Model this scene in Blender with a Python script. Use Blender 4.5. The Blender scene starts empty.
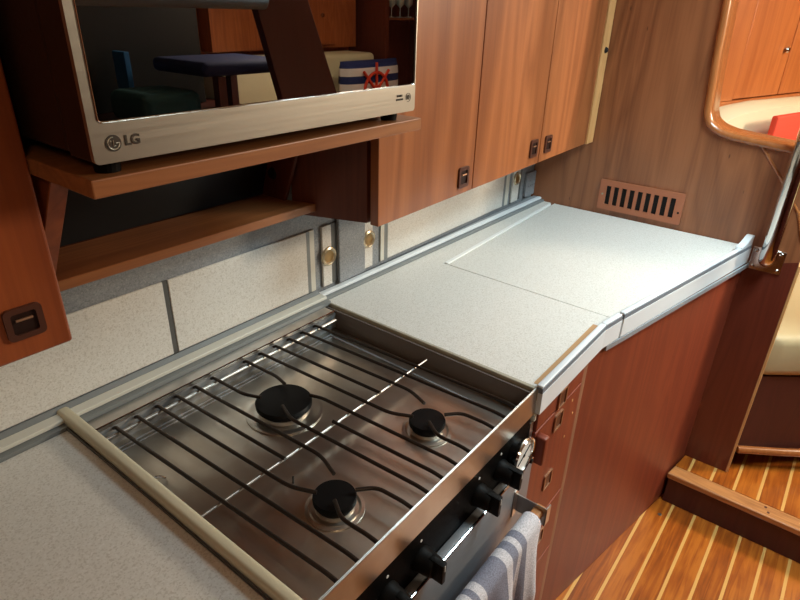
import bpy, bmesh, math, random
from mathutils import Vector, Matrix
random.seed(7)
PI = math.pi
sc = bpy.context.scene
COL = sc.collection

# ------------------------------------------------------------------ camera
cam_d = bpy.data.cameras.new('camera'); cam = bpy.data.objects.new('camera', cam_d); COL.objects.link(cam)
FPX, YAW, PITCH, ROLL = 586.42, 0.917961, 0.460388, 0.029368
cam_d.sensor_fit = 'HORIZONTAL'; cam_d.sensor_width = 36; cam_d.lens = FPX/800*36; cam_d.clip_start = 0.02
fw = Vector((math.sin(YAW)*math.cos(PITCH), math.cos(YAW)*math.cos(PITCH), -math.sin(PITCH)))
r0 = Vector((math.cos(YAW), -math.sin(YAW), 0)); u0 = r0.cross(fw)
rr = r0*math.cos(ROLL)+u0*math.sin(ROLL); uu = -r0*math.sin(ROLL)+u0*math.cos(ROLL)
M = Matrix((rr, uu, -fw)).transposed().to_4x4(); M.translation = (0, 0, 1.47)
cam.matrix_world = M
sc.camera = cam

# ------------------------------------------------------------------ light
sc.view_settings.view_transform = 'Standard'; sc.view_settings.look = 'None'
sc.view_settings.gamma = 1; sc.view_settings.use_curve_mapping = False
sc.view_settings.exposure = 0.0
w = bpy.data.worlds.new('world'); sc.world = w; w.use_nodes = True
w.node_tree.nodes['Background'].inputs[0].default_value = (.75, .85, 1, 1)
w.node_tree.nodes['Background'].inputs[1].default_value = 0.2
def area(name, loc, target, size, power, color, sy=None):
    d = bpy.data.lights.new(name, 'AREA'); d.energy = power; d.color = color; d.size = size
    if sy: d.shape = 'RECTANGLE'; d.size_y = sy
    o = bpy.data.objects.new(name, d); COL.objects.link(o); o.location = loc
    o.rotation_euler = (Vector(target)-Vector(loc)).to_track_quat('-Z', 'Y').to_euler()
    return o
h_ = area('deck_hatch_light', (1.50, -.15, 2.02), (1.55, .28, .5), .55, 21, (.72, .93, 1), .55)
h_.data.spread = math.radians(128)
area('saloon_side_light', (2.75, -1.3, 1.9), (.9, .6, .9), .35, 42, (1, .84, .64), .35)  # unseen warm low light from the saloon side, placed for the rail shadow
area('warm_fill_light', (-.5, -.7, 1.95), (.3, .6, .9), .25, 2.6, (1, .72, .45), .25)  # added dim warm fill from the left, not an actual galley lamp
area('saloon_lamp_light', (2.9, -.75, 1.98), (2.9, -.8, .8), .4, 7, (1, .84, .6), .4)

# ------------------------------------------------------------------ materials
def lin(c):
    return tuple(((v/255)/12.92 if v/255 <= .04045 else ((v/255+.055)/1.055)**2.4) for v in c)+(1,)
def newmat(name):
    m = bpy.data.materials.new(name); m.use_nodes = True
    nt = m.node_tree; return m, nt, nt.nodes['Principled BSDF']
def plain(name, c, rough=.5, metal=0, coat=0, bump=0, bscale=200, emit=0):
    m, nt, b = newmat(name)
    b.inputs['Base Color'].default_value = lin(c); b.inputs['Roughness'].default_value = rough
    b.inputs['Metallic'].default_value = metal; b.inputs['Coat Weight'].default_value = coat
    b.inputs['Coat Roughness'].default_value = .1
    tc = nt.nodes.new('ShaderNodeTexCoord'); n = nt.nodes.new('ShaderNodeTexNoise'); n.inputs['Scale'].default_value = bscale
    nt.links.new(tc.outputs['Object'], n.inputs['Vector'])
    mr = nt.nodes.new('ShaderNodeMapRange'); mr.inputs[3].default_value = max(0, rough-.06); mr.inputs[4].default_value = min(1, rough+.06)
    nt.links.new(n.outputs['Fac'], mr.inputs[0]); nt.links.new(mr.outputs[0], b.inputs['Roughness'])
    if bump:
        bp = nt.nodes.new('ShaderNodeBump'); bp.inputs['Strength'].default_value = bump; bp.inputs['Distance'].default_value = .002
        nt.links.new(n.outputs['Fac'], bp.inputs['Height']); nt.links.new(bp.outputs[0], b.inputs['Normal'])
    if emit:
        b.inputs['Emission Color'].default_value = lin(c); b.inputs['Emission Strength'].default_value = emit
    return m
def ramp(nt, stops):
    r = nt.nodes.new('ShaderNodeValToRGB'); e = r.color_ramp.elements
    e[0].position, e[0].color = stops[0]; e[1].position, e[1].color = stops[-1]
    for p, c in stops[1:-1]:
        x = e.new(p); x.color = c
    return r
def wood(name, c1, c2, grain='z', rough=.35, coat=.3, fig=1.0, scale=1.0, streak=.5, flecks=False, figw=.55):
    m, nt, b = newmat(name); L = nt.links
    tc = nt.nodes.new('ShaderNodeTexCoord'); mp = nt.nodes.new('ShaderNodeMapping')
    s = {'x': (.9, 9, 9), 'y': (9, .9, 9), 'z': (9, 9, .9)}[grain]
    mp.inputs['Scale'].default_value = [v*scale for v in s]
    L.new(tc.outputs['Object'], mp.inputs['Vector'])
    n = nt.nodes.new('ShaderNodeTexNoise'); n.inputs['Scale'].default_value = 1.2*fig; n.inputs['Detail'].default_value = 3; n.inputs['Distortion'].default_value = .6
    L.new(mp.outputs[0], n.inputs['Vector'])
    # growth rings: bands of the low-frequency noise
    mul = nt.nodes.new('ShaderNodeMath'); mul.operation = 'MULTIPLY'; mul.inputs[1].default_value = 9; L.new(n.outputs['Fac'], mul.inputs[0])
    fr = nt.nodes.new('ShaderNodeMath'); fr.operation = 'PINGPONG'; fr.inputs[1].default_value = .5; L.new(mul.outputs[0], fr.inputs[0])
    mp2 = nt.nodes.new('ShaderNodeMapping'); mp2.inputs['Scale'].default_value = [v*scale*(14 if v > 1 else 3) for v in s]
    L.new(tc.outputs['Object'], mp2.inputs['Vector'])
    n2 = nt.nodes.new('ShaderNodeTexNoise'); n2.inputs['Scale'].default_value = 1.5; n2.inputs['Detail'].default_value = 4; L.new(mp2.outputs[0], n2.inputs['Vector'])
    n3 = nt.nodes.new('ShaderNodeTexNoise'); n3.inputs['Scale'].default_value = .5; n3.inputs['Detail'].default_value = 2; L.new(mp.outputs[0], n3.inputs['Vector'])
    a = nt.nodes.new('ShaderNodeMath'); a.operation = 'MULTIPLY_ADD'; a.inputs[1].default_value = figw; L.new(fr.outputs[0], a.inputs[0])
    a2 = nt.nodes.new('ShaderNodeMath'); a2.operation = 'MULTIPLY'; a2.inputs[1].default_value = streak; L.new(n2.outputs['Fac'], a2.inputs[0])
    L.new(a2.outputs[0], a.inputs[2])
    a3 = nt.nodes.new('ShaderNodeMath'); a3.operation = 'MULTIPLY_ADD'; a3.inputs[1].default_value = .6; L.new(n3.outputs['Fac'], a3.inputs[0]); L.new(a.outputs[0], a3.inputs[2])
    r = ramp(nt, [(.3, lin(c1)), (1.0, lin(c2))])
    L.new(a3.outputs[0], r.inputs[0]); out = r.outputs[0]
    if flecks:
        mp3 = nt.nodes.new('ShaderNodeMapping'); mp3.inputs['Scale'].default_value = [v*(2.2 if v > 1 else 6) for v in s]
        L.new(tc.outputs['Object'], mp3.inputs['Vector'])
        v = nt.nodes.new('ShaderNodeTexVoronoi'); v.inputs['Scale'].default_value = 1; L.new(mp3.outputs[0], v.inputs['Vector'])
        r2 = ramp(nt, [(.02, (.6, .6, .6, 1)), (.045, (0, 0, 0, 1))]); L.new(v.outputs['Distance'], r2.inputs[0])
        mx = nt.nodes.new('ShaderNodeMixRGB'); mx.inputs[2].default_value = lin([x*.35 for x in c1]); L.new(r2.outputs[0], mx.inputs[0]); L.new(out, mx.inputs[1]); out = mx.outputs[0]
    L.new(out, b.inputs['Base Color'])
    b.inputs['Roughness'].default_value = rough; b.inputs['Coat Weight'].default_value = coat; b.inputs['Coat Roughness'].default_value = .15
    bp = nt.nodes.new('ShaderNodeBump'); bp.inputs['Strength'].default_value = .12; bp.inputs['Distance'].default_value = .001
    L.new(n2.outputs['Fac'], bp.inputs['Height']); L.new(bp.outputs[0], b.inputs['Normal'])
    return m
def laminate(name, base, dark, light, rough=.4, amt=.5):
    m, nt, b = newmat(name); L = nt.links
    tc = nt.nodes.new('ShaderNodeTexCoord')
    v = nt.nodes.new('ShaderNodeTexVoronoi'); v.inputs['Scale'].default_value = 560; L.new(tc.outputs['Object'], v.inputs['Vector'])
    sp = nt.nodes.new('ShaderNodeSeparateColor'); L.new(v.outputs['Color'], sp.inputs[0])
    r = ramp(nt, [(.0, lin(dark)), (.16, lin(dark)), (.24, lin(base)), (.78, lin(base)), (1, lin(light))])
    L.new(sp.outputs[0], r.inputs[0])
    n = nt.nodes.new('ShaderNodeTexNoise'); n.inputs['Scale'].default_value = 240; n.inputs['Detail'].default_value = 4; L.new(tc.outputs['Object'], n.inputs['Vector'])
    mx = nt.nodes.new('ShaderNodeMixRGB'); mx.blend_type = 'MIX'; mx.inputs[0].default_value = amt
    r2 = ramp(nt, [(.35, lin(dark)), (.5, lin(base)), (.65, lin(light))]); L.new(n.outputs['Fac'], r2.inputs[0])
    L.new(r.outputs[0], mx.inputs[1]); L.new(r2.outputs[0], mx.inputs[2]); L.new(mx.outputs[0], b.inputs['Base Color'])
    b.inputs['Roughness'].default_value = rough
    return m
def steel(name, c, rough, brush='x', dirt=0, dirtc=(90, 70, 50)):
    m, nt, b = newmat(name); L = nt.links
    b.inputs['Metallic'].default_value = 1
    tc = nt.nodes.new('ShaderNodeTexCoord'); mp = nt.nodes.new('ShaderNodeMapping')
    mp.inputs['Scale'].default_value = {'x': (4, 300, 300), 'y': (300, 4, 300), 'n': (60, 60, 60)}[brush]
    L.new(tc.outputs['Object'], mp.inputs['Vector'])
    n = nt.nodes.new('ShaderNodeTexNoise'); n.inputs['Scale'].default_value = 1; n.inputs['Detail'].default_value = 3; L.new(mp.outputs[0], n.inputs['Vector'])
    mr = nt.nodes.new('ShaderNodeMapRange'); mr.inputs[3].default_value = max(.02, rough-.07); mr.inputs[4].default_value = rough+.07
    L.new(n.outputs['Fac'], mr.inputs[0])
    n2 = nt.nodes.new('ShaderNodeTexNoise'); n2.inputs['Scale'].default_value = 14; n2.inputs['Detail'].default_value = 5; n2.inputs['Distortion'].default_value = .8; L.new(tc.outputs['Object'], n2.inputs['Vector'])
    r = ramp(nt, [(.4, (0, 0, 0, 1)), (.68, (1, 1, 1, 1))]); L.new(n2.outputs['Fac'], r.inputs[0])
    dm = nt.nodes.new('ShaderNodeMath'); dm.operation = 'MULTIPLY'; dm.inputs[1].default_value = dirt; L.new(r.outputs[0], dm.inputs[0])
    mx = nt.nodes.new('ShaderNodeMixRGB'); mx.inputs[1].default_value = lin(c); mx.inputs[2].default_value = lin(dirtc); L.new(dm.outputs[0], mx.inputs[0])
    L.new(mx.outputs[0], b.inputs['Base Color'])
    ad = nt.nodes.new('ShaderNodeMath'); ad.operation = 'MULTIPLY_ADD'; ad.inputs[1].default_value = .25; L.new(dm.outputs[0], ad.inputs[0]); L.new(mr.outputs[0], ad.inputs[2])
    L.new(ad.outputs[0], b.inputs['Roughness'])
    bp = nt.nodes.new('ShaderNodeBump'); bp.inputs['Strength'].default_value = .05; bp.inputs['Distance'].default_value = .0005
    L.new(n.outputs['Fac'], bp.inputs['Height']); L.new(bp.outputs[0], b.inputs['Normal'])
    return m
def deck(name, y0, pitch):
    m, nt, b = newmat(name); L = nt.links
    tc = nt.nodes.new('ShaderNodeTexCoord'); sp = nt.nodes.new('ShaderNodeSeparateXYZ'); L.new(tc.outputs['Object'], sp.inputs[0])
    u = nt.nodes.new('ShaderNodeMath'); u.operation = 'SUBTRACT'; u.inputs[1].default_value = y0-pitch*100.5; L.new(sp.outputs[1], u.inputs[0])
    d = nt.nodes.new('ShaderNodeMath'); d.operation = 'DIVIDE'; d.inputs[1].default_value = pitch; L.new(u.outputs[0], d.inputs[0])
    f = nt.nodes.new('ShaderNodeMath'); f.operation = 'FRACT'; L.new(d.outputs[0], f.inputs[0])
    s = nt.nodes.new('ShaderNodeMath'); s.operation = 'SUBTRACT'; s.inputs[1].default_value = .5; L.new(f.outputs[0], s.inputs[0])
    ab = nt.nodes.new('ShaderNodeMath'); ab.operation = 'ABSOLUTE'; L.new(s.outputs[0], ab.inputs[0])
    isl = nt.nodes.new('ShaderNodeMath'); isl.operation = 'LESS_THAN'; isl.inputs[1].default_value = .062; L.new(ab.outputs[0], isl.inputs[0])
    d2 = nt.nodes.new('ShaderNodeMath'); d2.operation = 'ADD'; d2.inputs[1].default_value = .5; L.new(d.outputs[0], d2.inputs[0])
    fl = nt.nodes.new('ShaderNodeMath'); fl.operation = 'FLOOR'; L.new(d2.outputs[0], fl.inputs[0])
    wn = nt.nodes.new('ShaderNodeTexWhiteNoise'); wn.noise_dimensions = '1D'; L.new(fl.outputs[0], wn.inputs['W'])
    mp = nt.nodes.new('ShaderNodeMapping'); mp.inputs['Scale'].default_value = (5, 70, 70); L.new(tc.outputs['Object'], mp.inputs['Vector'])
    cmb = nt.nodes.new('ShaderNodeCombineXYZ'); L.new(wn.outputs['Value'], cmb.inputs[0])
    L.new(cmb.outputs[0], mp.inputs['Location'])
    n = nt.nodes.new('ShaderNodeTexNoise'); n.inputs['Scale'].default_value = 1; n.inputs['Detail'].default_value = 5; n.inputs['Distortion'].default_value = 1.0; L.new(mp.outputs[0], n.inputs['Vector'])
    n2 = nt.nodes.new('ShaderNodeTexNoise'); n2.inputs['Scale'].default_value = 9; n2.inputs['Detail'].default_value = 3; L.new(tc.outputs['Object'], n2.inputs['Vector'])
    a = nt.nodes.new('ShaderNodeMath'); a.operation = 'MULTIPLY_ADD'; a.inputs[1].default_value = .35; L.new(wn.outputs['Value'], a.inputs[0]); L.new(n.outputs['Fac'], a.inputs[2])
    a2 = nt.nodes.new('ShaderNodeMath'); a2.operation = 'MULTIPLY_ADD'; a2.inputs[1].default_value = .5; L.new(n2.outputs['Fac'], a2.inputs[0]); L.new(a.outputs[0], a2.inputs[2])
    r = ramp(nt, [(.5, lin((112, 50, 10))), (.8, lin((158, 80, 20))), (1.15, lin((184, 104, 32)))]); L.new(a2.outputs[0], r.inputs[0])
    mx = nt.nodes.new('ShaderNodeMixRGB'); mx.inputs[2].default_value = lin((216, 164, 92)); L.new(isl.outputs[0], mx.inputs[0]); L.new(r.outputs[0], mx.inputs[1])
    L.new(mx.outputs[0], b.inputs['Base Color']); b.inputs['Roughness'].default_value = .3; b.inputs['Coat Weight'].default_value = .4; b.inputs['Coat Roughness'].default_value = .2
    bp = nt.nodes.new('ShaderNodeBump'); bp.inputs['Strength'].default_value = .15; bp.inputs['Distance'].default_value = .001
    L.new(n.outputs['Fac'], bp.inputs['Height']); L.new(bp.outputs[0], b.inputs['Normal'])
    return m
def stripes(name, axis, bands, c1, c2, period, weave=0, rough=.9, offset=0):
    """cloth with stripes across `axis` of the object's own coordinates; bands = list of (from, to) in one period that take c2"""
    m, nt, b = newmat(name); L = nt.links
    at = nt.nodes.new('ShaderNodeUVMap')
    sp = nt.nodes.new('ShaderNodeSeparateXYZ'); L.new(at.outputs[0], sp.inputs[0])
    d = nt.nodes.new('ShaderNodeMath'); d.operation = 'DIVIDE'; d.inputs[1].default_value = period; L.new(sp.outputs[axis], d.inputs[0])
    d1 = nt.nodes.new('ShaderNodeMath'); d1.operation = 'ADD'; d1.inputs[1].default_value = offset; L.new(d.outputs[0], d1.inputs[0])
    f = nt.nodes.new('ShaderNodeMath'); f.operation = 'FRACT'; L.new(d1.outputs[0], f.inputs[0])
    r = nt.nodes.new('ShaderNodeValToRGB'); r.color_ramp.interpolation = 'CONSTANT'; e = r.color_ramp.elements
    e[0].position = 0; e[0].color = lin(c1); e[1].position = bands[0][0]; e[1].color = lin(c2)
    x = e.new(bands[0][1]); x.color = lin(c1)
    for p, q in bands[1:]:
        x = e.new(p); x.color = lin(c2); x = e.new(q); x.color = lin(c1)
    L.new(f.outputs[0], r.inputs[0])
    wv = nt.nodes.new('ShaderNodeTexNoise'); wv.inputs['Scale'].default_value = 500; wv.inputs['Detail'].default_value = 2
    tc = nt.nodes.new('ShaderNodeTexCoord'); L.new(tc.outputs['Object'], wv.inputs['Vector'])
    mr = nt.nodes.new('ShaderNodeMapRange'); mr.inputs[1].default_value = .3; mr.inputs[2].default_value = .7; mr.inputs[3].default_value = 1-weave; mr.inputs[4].default_value = 1+weave*.4; L.new(wv.outputs['Fac'], mr.inputs[0])
    mx = nt.nodes.new('ShaderNodeVectorMath'); mx.operation = 'SCALE'; L.new(r.outputs[0], mx.inputs[0]); L.new(mr.outputs[0], mx.inputs['Scale'])
    L.new(mx.outputs[0], b.inputs['Base Color']); b.inputs['Roughness'].default_value = rough
    bp = nt.nodes.new('ShaderNodeBump'); bp.inputs['Strength'].default_value = .5; bp.inputs['Distance'].default_value = .001
    L.new(wv.outputs['Fac'], bp.inputs['Height']); L.new(bp.outputs[0], b.inputs['Normal'])
    return m

CH = wood('cherry_veneer', (142, 72, 38), (190, 112, 66), 'z', .38, .25)
CH_L = wood('cherry_door', (124, 66, 34), (172, 102, 58), 'z', .36, .3, fig=.45, streak=.35, figw=.8)
CH_X = wood('cherry_shelf', (128, 74, 38), (174, 112, 66), 'x', .45, .15)
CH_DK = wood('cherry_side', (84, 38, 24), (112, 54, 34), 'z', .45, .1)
CH_LF = wood('left_door', (116, 52, 24), (158, 80, 38), 'z', .4, .2, fig=.6, figw=.8)
BULK = wood('bulkhead_teak', (110, 64, 38), (156, 98, 62), 'z', .4, .2, fig=.5, streak=.5, flecks=True, figw=.85)
REDW = wood('base_mahogany', (108, 42, 26), (136, 60, 34), 'z', .5, .06, fig=.6, figw=.7)
DKRED = wood('dark_mahogany', (72, 28, 22), (88, 36, 28), 'z', .55, .05, streak=.25)
EDGE = wood('light_edge', (196, 140, 84), (224, 172, 112), 'z', .5, 0)
OAK = wood('oak_tread', (126, 74, 36), (192, 130, 76), 'y', .4, .2, streak=.8)
VARN = wood('varnished_frame', (146, 84, 42), (174, 108, 60), 'z', .25, .5, streak=.25)
VARN_O = wood('varnished_locker', (158, 82, 36), (192, 114, 58), 'z', .4, .2, fig=.5)
BARW = wood('towel_bar_wood', (140, 84, 44), (196, 134, 80), 'x', .5, 0)
VENTW = plain('vent_brown', (172, 104, 72), .5)
TOP = laminate('speckled_laminate', (222, 219, 211), (200, 195, 185), (232, 230, 225), .36, .25)
GREYL = laminate('grey_laminate', (140, 144, 148), (116, 120, 124), (164, 168, 172), .4, .3)
CREAMT = plain('cream_trim', (214, 212, 200), .35)
GREYT = plain('grey_trim', (124, 128, 128), .4)
GREYD = plain('grey_gap', (84, 84, 82), .5)
WHITET = plain('white_skirt', (226, 230, 232), .35)
STAIN = plain('tan_sealant', (196, 150, 104), .6)
STEEL = steel('brushed_steel', (200, 196, 190), .34, 'x', .12)
STEEL_H = steel('hob_steel', (216, 210, 200), .31, 'y', .3, (160, 134, 104))
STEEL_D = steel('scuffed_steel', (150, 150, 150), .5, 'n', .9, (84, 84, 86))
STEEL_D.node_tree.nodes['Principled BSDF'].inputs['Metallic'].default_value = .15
DOORST = steel('oven_door_steel', (150, 152, 156), .45, 'x', .1)
DOORST.node_tree.nodes['Principled BSDF'].inputs['Metallic'].default_value = .6
STEEL_M = steel('microwave_steel', (198, 192, 178), .38, 'x', .05)
CHROME = steel('polished_chrome', (224, 222, 218), .07, 'n', 0)
BRASS = plain('brass_pull', (214, 200, 170), .25, .55)
BRASSD = plain('brass_cup', (140, 112, 66), .35, .5)
BLKI = plain('black_enamel', (15, 14, 14), .5)
BLKI.node_tree.nodes['Principled BSDF'].inputs['Specular IOR Level'].default_value = .15
BARM = plain('grate_iron', (62, 54, 48), .34, .6)
PANB = plain('black_panel', (9, 8, 8), .55)
PANB.node_tree.nodes['Principled BSDF'].inputs['Specular IOR Level'].default_value = .06
GLASSB = plain('black_glass', (4, 4, 4), .03, 0, 0)
GLASSB.node_tree.nodes['Principled BSDF'].inputs['Specular IOR Level'].default_value = 1.0
GB = GLASSB.node_tree; GB.links.remove(GB.nodes['Principled BSDF'].inputs['Roughness'].links[0]); GB.nodes['Principled BSDF'].inputs['Roughness'].default_value = 0
GB.nodes['Principled BSDF'].inputs['IOR'].default_value = 2.3
BODYD = plain('microwave_case', (46, 28, 20), .4, .3)
BLACK = plain('black_void', (9, 10, 11), .8)
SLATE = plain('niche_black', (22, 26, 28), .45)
BRONZE = plain('bronze_pull', (92, 56, 44), .35, .35)
BRONZE2 = plain('bronze_worn', (168, 126, 98), .4, .8)
INK = plain('grey_ink', (62, 54, 46), .5)
DIAL = plain('dial_white', (226, 226, 222), .4)
VINYL = plain('cream_vinyl', (222, 214, 182), .5, bump=.1, bscale=60)
VINYL_D = plain('beige_vinyl', (188, 170, 130), .5, bump=.2, bscale=40)
REDC = plain('red_cloth', (220, 66, 40), .8)
NAVY = plain('navy_cloth', (30, 42, 90), .8)
TEAL = plain('teal_cloth', (44, 88, 92), .8)
BLUE = plain('blue_cover', (36, 110, 170), .5)
CEIL = plain('cream_headliner', (220, 214, 198), .8)
GREYF = plain('mirrored_grey', (120, 130, 132), .6)
SCREW = steel('screw_steel', (200, 200, 200), .3, 'n')
GLASSW = plain('stemware_glass', (190, 210, 214), .08, .3)

# ------------------------------------------------------------------ mesh helpers
def bx(bm, x0, x1, y0, y1, z0, z1, bev=0, seg=2):
    b2 = bmesh.new(); bmesh.ops.create_cube(b2, size=1)
    for v in b2.verts:
        v.co = Vector(((x0+x1)/2+v.co.x*abs(x1-x0), (y0+y1)/2+v.co.y*abs(y1-y0), (z0+z1)/2+v.co.z*abs(z1-z0)))
    if bev: bmesh.ops.bevel(b2, geom=b2.edges[:], offset=bev, segments=seg, affect='EDGES', profile=.5)
    merge(bm, b2)
def merge(bm, b2):
    me = bpy.data.meshes.new('tmp'); b2.to_mesh(me); b2.free(); bm.from_mesh(me); bpy.data.meshes.remove(me)
def prism(bm, pts, a0, a1, plane='xy', bev=0, seg=2):
    """polygon pts in `plane`, extruded from a0 to a1 along the third axis"""
    def P(p, a):
        return {'xy': Vector((p[0], p[1], a)), 'xz': Vector((p[0], a, p[1])), 'yz': Vector((a, p[0], p[1]))}[plane]
    b2 = bmesh.new()
    lo = [b2.verts.new(P(p, a0)) for p in pts]; hi = [b2.verts.new(P(p, a1)) for p in pts]
    b2.faces.new(lo); b2.faces.new(hi[::-1])
    n = len(pts)
    for i in range(n): b2.faces.new((lo[i], hi[i], hi[(i+1) % n], lo[(i+1) % n]))
    bmesh.ops.recalc_face_normals(b2, faces=b2.faces[:])
    if bev: bmesh.ops.bevel(b2, geom=[e for e in b2.edges if e.calc_face_angle(0) > .3], offset=bev, segments=seg, affect='EDGES', profile=.5)
    merge(bm, b2)
def tube(bm, pts, r, n=12, cap=True, closed=False):
    pts = [Vector(p) for p in pts]; rings = []; up = None
    N = len(pts)
    for i, p in enumerate(pts):
        if closed: t = (pts[(i+1) % N]-pts[i-1]).normalized()
        elif i == 0: t = (pts[1]-p).normalized()
        elif i == N-1: t = (p-pts[-2]).normalized()
        else: t = ((pts[i+1]-p).normalized()+(p-pts[i-1]).normalized()).normalized()
        if up is None:
            up = Vector((0, 0, 1)) if abs(t.z) < .9 else Vector((1, 0, 0))
        s = t.cross(up).normalized(); up = s.cross(t).normalized()
        rad = r[i] if isinstance(r, (list, tuple)) else r
        rings.append([bm.verts.new(p+(s*math.cos(2*PI*k/n)+up*math.sin(2*PI*k/n))*rad) for k in range(n)])
    for i in range(N-1 if not closed else N):
        a, b = rings[i], rings[(i+1) % N]
        for k in range(n): bm.faces.new((a[k], a[(k+1) % n], b[(k+1) % n], b[k]))
    if cap and not closed:
        bm.faces.new(rings[0][::-1]); bm.faces.new(rings[-1])
def lathe(bm, prof, c, axis='z', n=40, scale=(1, 1)):
    """prof = (radius, height) pairs; revolved about `axis` through c"""
    c = Vector(c); rings = []
    def P(r, h, a):
        ca, sa = math.cos(a)*r, math.sin(a)*r
        return c+{'z': Vector((ca, sa, h)), 'y': Vector((ca, h, sa)), 'x': Vector((h, ca, sa))}[axis]
    for r, h in prof:
        if r < 1e-6: rings.append([bm.verts.new(P(0, h, 0))])
        else: rings.append([bm.verts.new(P(r, h, 2*PI*k/n)) for k in range(n)])
    for a, b in zip(rings[:-1], rings[1:]):
        for k in range(n):
            k2 = (k+1) % n
            if len(a) == 1 and len(b) == 1: continue
            if len(a) == 1: bm.faces.new((a[0], b[k], b[k2]))
            elif len(b) == 1: bm.faces.new((a[k], a[k2], b[0]))
            else: bm.faces.new((a[k], a[k2], b[k2], b[k]))
def smoothpath(pts, k=6):
    """round the corners of a polyline"""
    pts = [Vector(p) for p in pts]; out = [pts[0]]
    for a, b, c in zip(pts[:-2], pts[1:-1], pts[2:]):
        d = min((b-a).length, (c-b).length)*.4
        p = b+(a-b).normalized()*d; q = b+(c-b).normalized()*d
        for i in range(k+1):
            t = i/k; out.append((p*(1-t)+b*t)*(1-t)+(b*(1-t)+q*t)*t)
    out.append(pts[-1]); return out
def rrect(x0, x1, z0, z1, r, n=6):
    o = []
    for cx, cz, a0 in ((x1-r, z1-r, 0), (x0+r, z1-r, PI/2), (x0+r, z0+r, PI), (x1-r, z0+r, 3*PI/2)):
        for i in range(n+1):
            a = a0+PI/2*i/n; o.append((cx+r*math.cos(a), cz+r*math.sin(a)))
    return o
def holed(bm, outer, holes, a0, a1, plane='xz'):
    """plate with through holes"""
    b2 = bmesh.new(); loops = []
    def P(p, a):
        return {'xy': Vector((p[0], p[1], a)), 'xz': Vector((p[0], a, p[1])), 'yz': Vector((a, p[0], p[1]))}[plane]
    edges = []
    for lp in [outer]+holes:
        vs = [b2.verts.new(P(p, a0)) for p in lp]; loops.append(vs)
        edges += [b2.edges.new((vs[i], vs[(i+1) % len(vs)])) for i in range(len(vs))]
    r = bmesh.ops.triangle_fill(b2, use_beauty=True, use_dissolve=False, edges=edges)
    fs = [f for f in r['geom'] if isinstance(f, bmesh.types.BMFace)]
    ex = bmesh.ops.extrude_face_region(b2, geom=fs)
    vs = [v for v in ex['geom'] if isinstance(v, bmesh.types.BMVert)]
    off = P((0, 0), a1)-P((0, 0), a0)
    bmesh.ops.translate(b2, vec=off, verts=vs)
    bmesh.ops.recalc_face_normals(b2, faces=b2.faces[:])
    merge(bm, b2)
def mesh(name, fn, mat, parent=None, smooth=False, kind=None, label=None):
    bm = bmesh.new(); r = fn(bm)
    off = Vector(parent_world(parent)) if parent else Vector((0, 0, 0))
    if parent: bmesh.ops.translate(bm, vec=-off, verts=bm.verts[:])
    bmesh.ops.recalc_face_normals(bm, faces=bm.faces[:])
    me = bpy.data.meshes.new(name); bm.to_mesh(me); bm.free(); me.materials.append(mat)
    if smooth:
        me.polygons.foreach_set('use_smooth', [True]*len(me.polygons))
        try: me.set_sharp_from_angle(angle=math.radians(smooth if smooth is not True else 40))
        except Exception: pass
    o = bpy.data.objects.new(name, me); COL.objects.link(o)
    if parent: o.parent = parent
    if kind: o['kind'] = kind
    if label: o['label'] = label
    return o
def parent_world(p):
    v = Vector((0, 0, 0))
    while p is not None: v = v+p.location; p = p.parent
    return v
def thing(name, label, cat, loc, group=None):
    o = bpy.data.objects.new(name, None); COL.objects.link(o); o.location = loc; o.empty_display_size = .05
    o['label'] = label; o['category'] = cat
    if group: o['group'] = group
    return o
def tag(o, label, cat, group=None):
    o['label'] = label; o['category'] = cat
    if group: o['group'] = group
    return o
def clone(root, dloc, label, group=None):
    c = root.copy(); COL.objects.link(c); c.location = root.location+Vector(dloc); c['label'] = label
    if group: c['group'] = group
    for ch in [o for o in bpy.data.objects if o.parent is root]:
        k = ch.copy(); COL.objects.link(k); k.parent = c
        for g in [o for o in bpy.data.objects if o.parent is ch]:
            q = g.copy(); COL.objects.link(q); q.parent = k
    return c
def text(name, s, size, loc, rot, mat, parent, depth=.0004, bold=0):
    cu = bpy.data.curves.new(name, 'FONT'); cu.body = s; cu.size = size; cu.extrude = depth; cu.offset = bold; cu.align_x = 'CENTER'; cu.align_y = 'CENTER'
    t = bpy.data.objects.new('tmp_text', cu); COL.objects.link(t)
    dg = bpy.context.evaluated_depsgraph_get(); me = bpy.data.meshes.new_from_object(t.evaluated_get(dg))
    bpy.data.objects.remove(t)
    me.transform(Matrix.Translation(Vector(loc)-parent_world(parent)) @ Matrix.Rotation(rot[2], 4, 'Z') @ Matrix.Rotation(rot[0], 4, 'X') @ Matrix.Rotation(rot[1], 4, 'Z'))
    me.materials.clear(); me.materials.append(mat)
    o = bpy.data.objects.new(name, me); COL.objects.link(o); o.parent = parent
    return o

# ------------------------------------------------------------------ numbers of the place (metres)
WY = .864          # galley back wall
BX = 1.868         # bulkhead
CZ = .888          # worktop
YF = -2.1; XL = -1.3; XR = 4.3

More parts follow.
